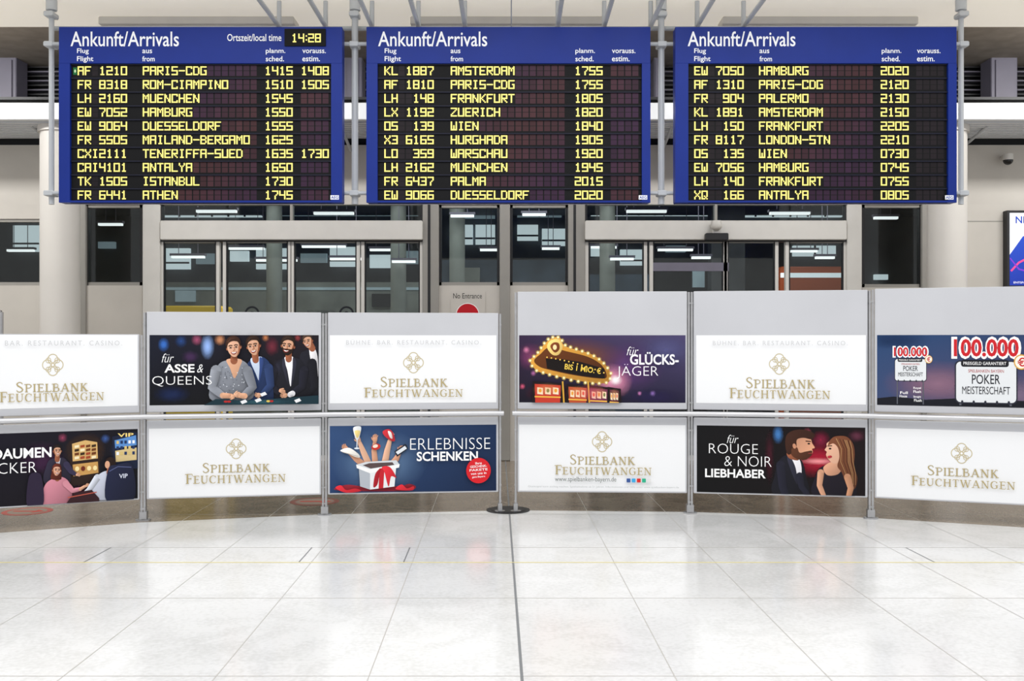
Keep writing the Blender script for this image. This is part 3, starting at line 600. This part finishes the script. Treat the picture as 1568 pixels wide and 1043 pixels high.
for bi, (x0, x1, rows, cols, title, heads) in enumerate(boards):
    ty, by = 41, 310
    par = empty('arrivals_board', (X((x0+x1)/2, DB), DB+.06, Z(by, DB)))
    fx0 = cols[0]-10; fx1 = cols[3]+47; fy0, fy1 = 97, 307
    b = MB(); a = lambda px: X(px, DB); z = lambda py: Z(py, DB)
    b.box(a(x0), a(x1), DB+.035, DB+.12, z(ty), z(by), M_BLUE, .008)
    b.box(a(x0), a(x1), DB, DB+.036, z(ty), z(fy0), M_BLUE, .004)
    b.box(a(x0), a(x1), DB, DB+.036, z(fy1), z(by), M_BLUE)
    b.box(a(x0), a(fx0), DB, DB+.036, z(fy0), z(fy1), M_BLUE)
    b.box(a(fx1), a(x1), DB, DB+.036, z(fy0), z(fy1), M_BLUE)
    b.finish('housing', par)
    b = MB(); D2 = DB+.03
    b.box(a(fx0), a(fx1), D2, D2+.004, z(fy0), z(fy1), M_BLACK)
    for r in range(11):
        yy = 96.5+21.2*r; b.box(a(fx0), a(fx1), D2-.014, D2, z(yy+.4), z(yy+2.2), M_LEDGE)
    b.finish('flap_rows', par)
    A = Art(lambda x, y: (X(x, DB), D2-.001, Z(y, DB)), (0, -1, 0), step=.0001)
    Y = Art(lambda x, y: (X(x, DB), D2-.003, Z(y, DB)), (0, -1, 0), step=.00001)
    for r, row in enumerate(rows):
        cy = 107+21.2*r
        fl = list(row[0].ljust(3))+list(row[1].rjust(4))
        groups = [(cols[0], fl), (cols[1], list(row[2].ljust(16))), (cols[2], list(row[3].ljust(4))), (cols[3], list(row[4].ljust(4)))]
        for gi, (gx, chs) in enumerate(groups):
            P = 11.05
            for k, ch in enumerate(chs):
                cx = gx+k*P
                if ch == ' ':
                    warm = .5+.5*math.sin((cx-x0)*.02+r*.5+bi)
                    if gi in (1, 3) and not (bi == 2 and gi == 3):
                        j = random.uniform(.75, 1.15); bc = [(.036+.02*warm)*j, (.014+.006*warm)*j, (.024+.014*(1-warm))*j]
                    else:
                        j = random.uniform(.7, 1.2); bc = [.012*j, .008*j, .011*j]
                    base = tuple(bc)
                else: base = '#0b090c'
                A.l = 1; A.rect(cx-.2, cy-8.2, cx+9.0, cy+8, base)
                A.l = 2; A.rect(cx-.2, cy-.4, cx+9.0, cy+.4, '#050506')
                if ch in G:
                    g = G[ch]; pw = 9.4/5; ph = 13.6/7
                    for rr in range(7):
                        run = None
                        for c in range(6):
                            on = c < 5 and (g[rr] >> (4-c)) & 1
                            if on and run is None: run = c
                            if not on and run is not None:
                                Y.l = 1; Y.rect(cx+run*pw-.15, cy-6.8+rr*ph-.02, cx+c*pw+.15, cy-6.8+(rr+1)*ph+.02, '#f0e27e'); run = None
    if bi == 0:
        A.l = 3; A.rect(110, 102, 115.5, 113, '#1f6e3a'); A.l = 4; A.rect(111.5, 106.5, 114.3, 108.5, '#d8f0c0'); A.rect(112.2, 105, 113.5, 110, '#d8f0c0')
    A.finish('flaps', par); Y.finish('flap_characters', par, M_GLOW)
    T = Art(lambda x, y: (X(x, DB), DB-.0005, Z(y, DB)), (0, -1, 0))
    W = '#f4f6fc'
    T.text('Ankunft/Arrivals', title[0], 48, title[1], 71, W, .008)
    for hx, (l1, l2, w1, w2, d1, d2) in zip(heads, (('Flug', 'Flight', 18, 25, 2, 2), ('aus', 'from', 15, 19, 0, 0), ('planm.', 'sched.', 30, 28, 2, 0), ('vorauss.', 'estim.', 36, 27, 0, 0))):
        u1 = 74 if l1 in ('Flug', 'planm.') else 76
        T.text(l1, hx, u1, hx+w1, 83.5 if d1 else 81.5, W, .01); T.text(l2, hx, 86, hx+w2, 96 if d2 else 94, W, .01)
    T.rect(x1-18, 299, x1-5, 305.5, W); T.text('AEG', x1-17, 300, x1-6, 304.5, '#1c3c9c', .02)
    if bi == 0:
        T.text('Ortszeit/local time', 348, 52, 431, 63, W, .01)
        T.finish('header_lettering', par)
        b = MB(); b.box(a(436), a(499), DB-.012, DB+.002, z(44.5), z(71), M_BLACK, .003); b.finish('clock_case', par)
        C = Art(lambda x, y: (X(x, DB), DB-.0125, Z(y, DB)), (0, -1, 0))
        cx = 447
        for ch in '14:28':
            if ch == ':':
                C.rect(cx+.8, 54.5, cx+2.8, 56.8, '#f7ea86'); C.rect(cx+.8, 60.5, cx+2.8, 62.8, '#f7ea86'); cx += 4.6; continue
            for rr in range(7):
                for c in range(5):
                    if (G[ch][rr] >> (4-c)) & 1: C.l = 1; C.rect(cx+c*1.75-.1, 52+rr*1.9, cx+(c+1)*1.75+.1, 52.1+(rr+1)*1.9, '#f7ea86')
            cx += 10.4
        C.finish('clock_digits', par, M_GLOW)
    else: T.finish('header_lettering', par)

# support frame for the boards (sits just behind them)
m = MB(); yv = DB+.2
for px in (79, 543.5, 1012.5, 1471.5):
    x = X(px, yv); w = 10 if px in (543.5, 1012.5) else 8
    m.cyl((x, yv, Z(313, yv)), (x, yv, 4.50), w/2/F*yv, M_TUBE)
    m.cyl((x, yv, 4.50), (x, yv, 4.598), .05, M_TUBE)
    for py in (70, 297):
        m.cyl((X(px-24 if px > 100 else px-4, yv), yv-.055, Z(py, yv)), (X(px+24 if px < 1460 else px+4, yv), yv-.055, Z(py, yv)), .018, M_TUBE, 12)
    for py in (70, 297, 24): m.box(x-.045, x+.045, yv-.075, yv+.05, Z(py+4, yv), Z(py-4, yv), M_TUBE, .01)
for k in range(11):
    x = X(420+72.6*k, 9.05); r = .022 if k != 5 else .006
    m.cyl((x, 8.0, 4.365), (x, 9.3, 4.365), r, M_TUBE, 14); m.cyl((x, 9.24, 4.365), (x, 9.24, 4.6), r, M_TUBE, 12)
m.cyl((X(76, yv), 9.3, 4.365), (X(1474, yv), 9.3, 4.365), .022, M_TUBE, 14)
m.finish('board_hanging_frame')

# ------------------------------------------------------------------ room shell
m = MB(); m.box(-11, 11, -8, 19.5, -.1, 0, M_FLOOR); fl = m.finish('floor')
# dark reflections behind the barrier, painted as a brown floor patch
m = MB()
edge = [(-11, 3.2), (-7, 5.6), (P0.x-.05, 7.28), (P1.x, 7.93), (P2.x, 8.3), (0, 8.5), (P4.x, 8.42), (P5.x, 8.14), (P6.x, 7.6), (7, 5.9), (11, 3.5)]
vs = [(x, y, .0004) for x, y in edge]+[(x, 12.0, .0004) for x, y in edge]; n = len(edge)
m.raw(vs, [(i, i+1, n+i+1, n+i) for i in range(n-1)], M_FLOORB); m.finish('floor_reflection_patch', fl)
m = MB()
sl = (760-784)/F
def fx(x0, y): return x0+sl*y
for k in range(-12, 13):
    x = .11+.66*k
    if k == 0: continue
    w = .0022
    m.raw([(fx(x, -8)-w, -8, .0008), (fx(x, -8)+w, -8, .0008), (fx(x, 12)+w, 12, .0008), (fx(x, 12)-w, 12, .0008)], [(0, 1, 2, 3)], M_JOINT)
for y in (0.4, 1.7, 3.0, 4.3, 5.6, 6.97, 8.3, 9.6, 10.9): m.box(-10, 10, y-.002, y+.002, .0005, .001, M_JOINT)
m.finish('floor_joints', fl)
m = MB(); w = .0065
m.raw([(fx(.11, -8)-w, -8, .0012), (fx(.11, -8)+w, -8, .0012), (fx(.11, 12)+w, 12, .0012), (fx(.11, 12)-w, 12, .0012)], [(0, 1, 2, 3)], M_SEAM)
for px in (150, 468, 623, 1408):
    xa = X(px, 6.74)-sl*6.74
    m.raw([(fx(xa, 6.5)-.004, 6.5, .0012), (fx(xa, 6.5)+.004, 6.5, .0012), (fx(xa, 6.97)+.004, 6.97, .0012), (fx(xa, 6.97)-.004, 6.97, .0012)], [(0, 1, 2, 3)], M_SEAM)
m.finish('floor_seam', fl)
m = MB(); m.box(-10, 10, 6.493, 6.507, .0006, .0014, M_YLINE); m.finish('floor_yellow_line', fl)

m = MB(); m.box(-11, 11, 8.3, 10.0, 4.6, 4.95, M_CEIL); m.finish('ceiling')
m = MB(); m.box(-11, 11, 10.0, 12.4, 4.78, 4.95, M_CONC); m.finish('ceiling_soffit')

D = 12.0
def fb(m, x0, y0, x1, y1, mt, f=D, b=D+.12, ch=0): m.box(X(x0, f), X(x1, f), f, b, Z(y0, f), Z(y1, f), mt, ch)
YF = CY+H*F/D      # pixel row of the floor at the facade depth
XL, XR = -600, 2170
# back wall: header band over the doors, left piece, right piece
m = MB(); fb(m, XL, 222, XR, 313, M_WALL); m.finish('wall_back')
m = MB()
fb(m, XL, 313, -150, YF, M_WALL); fb(m, -150, 313, 122, 335, M_WALL); fb(m, -150, 437, 122, YF, M_WALL); fb(m, 131, 437, 218, YF, M_WALL)
m.finish('wall_back_left')
m = MB(); fb(m, 1423, 313, XR, YF, M_WALL); fb(m, 1320, 440, 1412, YF, M_WALL)
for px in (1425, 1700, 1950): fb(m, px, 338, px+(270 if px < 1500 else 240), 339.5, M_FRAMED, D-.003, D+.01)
m.finish('wall_back_right')
# upper dark wall with louvres
m = MB(); m.box(-9.5, 9.5, 12.12, 12.3, Z(222, D)-.001, 4.78, M_LOUV)
for k in range(9):
    z = 4.30+.055*k
    m.box(-9.5, 9.5, 12.0, 12.1, z, z+.014, M_UNIT if k % 2 else M_LOUV)
m.finish('wall_louvre')
for xa, xb in ((-60, 30), (528, 556), (1000, 1008), (1513, 1553)):
    m = MB(); m.box(X(xa, 11.8), X(xb, 11.8), 11.72, 11.99, Z(157, 11.72)+.0, Z(84, 11.72), M_UNIT, .015); m.box(X(xa+6, 11.8), X(xb-6, 11.8), 11.7, 11.72, Z(150, 11.72), Z(92, 11.72), M_UNIT)
    m.finish('ventilation_unit')
# canopy
m = MB()
m.box(-9.5, 9.5, 10.95, 11.03, Z(183, 10.95), Z(157, 10.95), M_SLAT, .01)
m.box(-9.5, 9.5, 11.03, 11.99, 4.12, 4.15, M_DARK)
for k in range(9): m.box(-9.5, 9.5, 11.08+k*.1, 11.125+k*.1, 3.87, 3.92, M_SLAT)
for px in (-300, -140, 30, 190, 350, 515, 580, 700, 860, 990, 1035, 1180, 1340, 1530, 1700, 1860):
    m.box(X(px, 11)-.015, X(px, 11)+.015, 11.03, 11.99, 3.92, 4.05, M_SLAT)
    m.cyl((X(px, 11), 11.03, 3.93), (X(px, 11), 11.98, 3.74), .018, M_TUBE, 10)
m.finish('canopy')
# mullions
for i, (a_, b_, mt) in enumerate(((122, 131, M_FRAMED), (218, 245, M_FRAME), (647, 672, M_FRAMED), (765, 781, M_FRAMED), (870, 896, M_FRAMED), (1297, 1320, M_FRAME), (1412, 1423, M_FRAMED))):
    m = MB(); fb(m, a_, 313, b_, YF, mt, D-.03, D+.12, .01)
    if b_ in (672, 896): fb(m, a_+8, 313, a_+12, YF, M_DARK, D-.034, D-.029)
    m.finish('trim_%d' % (i+1))
def window(n, a_, b_, t, bo, panel=False):
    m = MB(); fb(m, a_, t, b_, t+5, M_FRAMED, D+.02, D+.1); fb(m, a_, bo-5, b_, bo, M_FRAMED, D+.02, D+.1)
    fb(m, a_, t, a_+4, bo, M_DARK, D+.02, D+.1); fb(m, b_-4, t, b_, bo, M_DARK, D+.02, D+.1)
    if panel: fb(m, a_, bo, b_, YF, M_WALL, D+.01, D+.1)
    o = m.finish('window_%d' % n); g = MB(); fb(g, a_+3, t+4, b_-3, bo-4, M_GLASS, D+.05, D+.06); g.finish('glass', o)
window(1, -150, 122, 335, 437); window(2, 131, 218, 313, 437); window(3, 672, 765, 313, 437, True); window(4, 781, 870, 313, 437, True); window(5, 1320, 1412, 313, 440)
def door(n, x0, x1, panes):
    m = MB(); fb(m, x0, 337.5, x1, 367, M_FRAME, D-.08, D+.14, .012); fb(m, x0, 367, x1, 370, M_DARK, D-.02, D+.1)
    fb(m, x0, 313, x0+3, 338, M_DARK, D, D+.1); fb(m, x1-3, 313, x1, 338, M_DARK, D, D+.1)
    fb(m, (x0+x1)/2-2, 313, (x0+x1)/2+2, 338, M_FRAMED, D, D+.1)
    for a_, b_ in panes:
        for u, v in ((a_-5, a_), (b_, b_+5)): fb(m, u, 370, v, YF, M_FRAME, D+.0, D+.07)
        fb(m, a_, 370, a_+2, YF-6, M_DARK, D+.01, D+.06); fb(m, b_-2, 370, b_, YF-6, M_DARK, D+.01, D+.06)
        fb(m, a_-4, YF-8, b_+4, YF-.2, M_FRAME, D+.005, D+.065)
        fb(m, a_, 370, b_, 372, M_FRAMED, D+.01, D+.06)
    o = m.finish('door_%d' % n); g = MB()
    fb(g, x0+3, 313, x1-3, 338, M_GLASS, D+.04, D+.05)
    for a_, b_ in panes: fb(g, a_, 371, b_, YF-8, M_GLASS, D+.03, D+.04)
    g.finish('glass', o); return o
door(1, 245, 647, [(250, 331), (346, 441), (450, 546), (558, 643)])
d2 = door(2, 896, 1297, [(901, 986), (1000, 1108), (1114, 1187), (1208, 1292)])
m = MB(); m.box(X(1000, D), X(1116, D), D-.0, D+.02, Z(415, D), Z(402, D), M_UNIT); m.finish('push_bar', d2)
m = MB(); m.box(X(1080, 11.85), X(1115, 11.85), 11.82, 11.9, Z(368, 11.85), Z(357, 11.85), M_DARK, .01)
m.cyl((X(1097, 11.84), 11.84, Z(344, 11.84)), (X(1097, 11.84), 11.84, Z(338, 11.84)), .06, M_FRAME); m.dome((X(1097, 11.84), 11.84, Z(344, 11.84)), .072, M_FRAME)
m.box(X(1093, 11.84), X(1101, 11.84), 11.85, 11.919, Z(357, 11.84), Z(342, 11.84), M_FRAME)
m.finish('door_sensor', d2)
# sign
m = MB(); fb(m, 690, 446, 743, 500, M_WALL, D-.0, D+.009); sg = m.finish('no_entrance_sign')
A = Art(lambda x, y: (X(x, D), D-.001, Z(y, D)), (0, -1, 0))
A.text('No Entrance', 694, 449, 738, 457, '#2a2a2a'); A.ell(716, 482, 18, 18, '#ffffff', n=40); A.ell(716, 482, 17, 17, '#c0202a', n=40); A.rect(705, 479, 727, 485.5, '#f2f2f2'); A.finish('sign_print', sg)
# stickers on the door glass
A = Art(lambda x, y: (X(x, D), D+.029, Z(y, D)), (0, -1, 0))
for x in (385, 530): A.ring(x, 480, 10, 3, '#22252a'); A.ell(x, 480, 3.5, 3.5, '#22252a')
A.text('BITTE TÜR FREIHALTEN', 470, 474, 512, 479, '#3a3d40'); A.finish('door_stickers', bpy.data.objects['door_1'])

# columns
for px in (92, 1450):
    m = MB(); x = X(px, 11.3); m.cyl((x, 11.3, 0), (x, 11.3, 3.868), .212, M_COL, 48); m.cyl((x, 11.3, 0), (x, 11.3, .12), .225, M_STEEL, 48); m.cyl((x, 11.3, 3.80), (x, 11.3, 3.869), .235, M_COL, 48)
    m.finish('round_column')
# display screen
fs = 11.9
m = MB(); fb(m, 1542, 322, 1632, 441, M_DARK, fs, D-.004, .004); sc = m.finish('display_screen')
A = Art(lambda x, y: (X(x, fs), fs-.001, Z(y, fs)), (0, -1, 0), (1546, 326, 1628, 437))
A.grad(1546, 326, 1628, 437, '#2e54c4', '#2a4ab8', '#1c2c8c', '#2238a0')
A.poly([(1546, 326), (1628, 326), (1628, 352), (1590, 352), (1566, 362), (1546, 390)], '#e9edf6', False)
A.text('NEWS', 1555, 331, 1596, 342, '#2040a8', .02); A.line([(1548, 415), (1560, 402), (1580, 392), (1628, 380)], 3, '#e04a8a'); A.line([(1546, 395), (1560, 412), (1590, 420)], 2.5, '#7a3ac0')
A.text('ENTSPANNT REISEN', 1552, 431, 1600, 434, '#ffffff'); A.finish('screen_image', sc, M_GLOW)
# security camera
m = MB(); x = X(1541, 11.9); m.cyl((x, 11.998, Z(240, 11.9)), (x, 11.84, Z(240, 11.9)), .03, M_FRAME); m.cyl((x, 11.86, Z(246, 11.9)), (x, 11.86, Z(237, 11.9)), .06, M_FRAME); m.dome((x, 11.86, Z(246, 11.9)), .058, M_DOME)
m.finish('security_camera')
# handrail left
m = MB(); y = 11.0
for x in (X(2, y), X(-60, y)): m.cyl((x, y, 0), (x, y, Z(478, y)), .022, M_STEEL); m.cyl((x, y, 0), (x, y, .01), .05, M_STEEL)
m.cyl((X(2, y), y, Z(478, y)), (X(-60, y), y, Z(478, y)), .022, M_STEEL); m.finish('steel_handrail')
# floor stickers
M_STK = mat('sticker_red', '#b4453a', .4); M_STK2 = mat('sticker_faded', '#8a4a3c', .4)
def sticker(px, py, r, mt):
    d = H*F/(py-CY); x = X(px, d); m = MB(); m.cyl((x, d, 0), (x, d, .0015), r, mt, 40); o = m.finish('floor_sticker')
    A = Art(lambda u, v: (x+u*r, d-v*r, .0016), (0, 0, 1)); A.ell(0, 0, .78, .78, '#9a8a7c', n=32); A.rect(-.6, -.12, .4, .12, '#c4453a'); A.poly([(.3, -.4), (.72, 0), (.3, .4)], '#c4453a', False); A.finish('arrow', o)
sticker(42, 783, .2, M_STK); sticker(482, 768, .22, M_STK2)

# interior behind the glass
m = MB()
m.box(-9.5, 9.5, 18.0, 18.2, 0, 3.7, M_INT); m.finish('wall_interior')
m = MB(); m.box(-9.5, 9.5, 12.14, 18.2, 3.7, 3.78, M_INT); m.finish('ceiling_interior')
for sx, nm in ((-9.6, 'wall_left'), (9.5, 'wall_right')):
    m = MB(); m.box(sx, sx+.1, 12.14, 18.2, 0, 3.7, M_INT); m.finish(nm)
m = MB()   # pendant strip lights
for i, (px, py, L, y) in enumerate(((262, 395, .7, 15), (350, 382, .8, 16), (392, 400, .9, 15.5), (462, 379, 1.0, 16), (505, 398, .7, 15), (566, 384, .7, 16), (600, 402, .5, 15), (905, 380, .6, 16), (935, 398, .5, 15), (1008, 384, .8, 16), (1060, 396, .4, 15), (1212, 386, .6, 16), (1250, 396, .4, 15), (690, 332, .5, 15), (735, 384, .4, 16), (800, 330, .5, 15), (830, 382, .4, 16), (1340, 335, .5, 15), (150, 345, .5, 15), (10, 385, .6, 16), (300, 325, .8, 14), (480, 328, .8, 14), (960, 325, .8, 14), (1180, 328, .8, 14))):
    x = X(px, y); z = Z(py, y); m.box(x, x+L*.7, y, y+.08, z, z+.035, M_LAMP); m.box(x-.02, x+L*.7+.02, y-.01, y+.09, z+.035, z+.07, M_UNIT)
    for q in (.1, L*.7-.1): m.cyl((x+q, y+.04, z+.07), (x+q, y+.04, 3.7), .006, M_UNIT, 6)
m.finish('pendant_strip_lights')
m = MB(); f = 17.9
for i, (x0, y0, x1, y1) in enumerate(((252, 380, 290, 412), (300, 388, 335, 404), (352, 384, 380, 400), (392, 380, 440, 412), (460, 388, 500, 402), (505, 378, 546, 408), (566, 390, 600, 410), (608, 384, 640, 404), (690, 344, 724, 374), (728, 344, 758, 374), (690, 318, 758, 334), (792, 344, 824, 368), (830, 350, 868, 376), (792, 318, 860, 332), (905, 378, 940, 392), (950, 382, 985, 406), (1020, 376, 1050, 386), (1215, 376, 1280, 392), (20, 345, 60, 385), (150, 370, 175, 380), (1340, 420, 1360, 428), (250, 318, 400, 332), (430, 318, 640, 330), (905, 318, 1100, 330), (1130, 318, 1290, 332))):
    M = M_DAY if i % 3 != 1 else M_DAY2
    m.box(X(x0, f), X(x1, f), f, f+.09, Z(y0, f), Z(y1, f), M)
    nb = max(1, int((x1-x0)/24))
    for k in range(1, nb): xx = X(x0+(x1-x0)*k/nb, f); m.box(xx-.015, xx+.015, f-.03, f, Z(y1, f), Z(y0, f), M_INT)
    if y1-y0 > 22: zz = Z(y0+(y1-y0)*.7, f); m.box(X(x0, f), X(x1, f), f-.03, f, zz-.015, zz+.015, M_INT)
m.finish('window_6')
m = MB(); f = 16.5
m.box(X(240, f), X(650, f), f, f+.4, 0, Z(432, f), M_INTF); m.box(X(240, f), X(650, f), f-.03, f, Z(444, f), Z(440, f), M_DAY2)
m.box(X(672, f), X(870, f), f, f+.4, 0, Z(398, f), M_INTB); m.box(X(1080, f), X(1130, f), f-.5, f-.2, 0, 3.69, M_INT)
m.box(X(896, f), X(1000, f), f, f+.4, 0, Z(420, f), M_INTB)
m.box(X(270, f), X(300, f), f-.06, f, Z(462, f), Z(445, f), M_DAY2); m.box(X(690, f), X(735, f), f-.06, f, Z(432, f), Z(410, f), M_INTF)
m.box(X(570, f), X(620, f), f-.06, f, Z(470, f), Z(450, f), M_DARK); m.box(X(1060, f), X(1078, f), f-.06, f, Z(440, f), Z(415, f), M_DAY2)
m.finish('interior_partition')
m = MB(); f = 14; m.box(X(235, f), X(338, f), f, f+.6, 0, Z(468, f), M_YEL, .03); m.finish('service_counter')
m = MB(); f = 16; m.box(X(1195, f), X(1300, f), f, f+.3, 0, Z(408, f), M_ORA, .03); m.box(X(1195, f), X(1300, f), f-.03, f, Z(425, f), Z(418, f), M_DAY); m.finish('shop_counter')
for px in (420, 610, 930, 700):
    m = MB(); x = X(px, 15.3); m.cyl((x, 15.3, 0), (x, 15.3, 3.69), .12, M_INTF, 24); m.finish('interior_column')

# ------------------------------------------------------------------ light
w = bpy.data.worlds.new('hall_daylight'); S.world = w; w.use_nodes = True
bg = w.node_tree.nodes['Background']; bg.inputs[0].default_value = (.99, .995, 1, 1); bg.inputs[1].default_value = .86
def area(name, loc, rot, sx, sy, e, c=(1, .99, .97)):
    l = bpy.data.lights.new(name, 'AREA'); l.shape = 'RECTANGLE'; l.size = sx; l.size_y = sy; l.energy = e; l.color = c
    o = bpy.data.objects.new(name, l); o.location = loc; o.rotation_euler = rot; S.collection.objects.link(o)
area('skylight_lamp', (0, 2.5, 7.5), (math.radians(12), 0, 0), 12, 5, 560)
area('interior_lamp', (0, 14.5, 3.6), (0, 0, 0), 10, 1, 130)
for i, px in enumerate((-250, 307, 778, 1250, 1800)):     # fill lights added behind the boards to brighten facade and columns
    area('facade_fill_light', (X(px, 9.8), 9.8, 4.5), (math.radians(38), 0, 0), 1.8, .2, 58)
for px in (307, 778, 1250):  # invented housings for the added facade fill lights
    m = MB(); x = X(px, 9.8); m.box(x-.95, x+.95, 9.66, 9.9, 4.52, 4.6, M_FRAME, .01); m.finish('added_light_housing')

cam = bpy.data.cameras.new('camera'); cam.sensor_width = 36; cam.lens = F/1568*36
co = bpy.data.objects.new('camera', cam); co.location = (0, 0, H); co.rotation_euler = (math.pi/2, 0, 0); S.collection.objects.link(co); S.camera = co
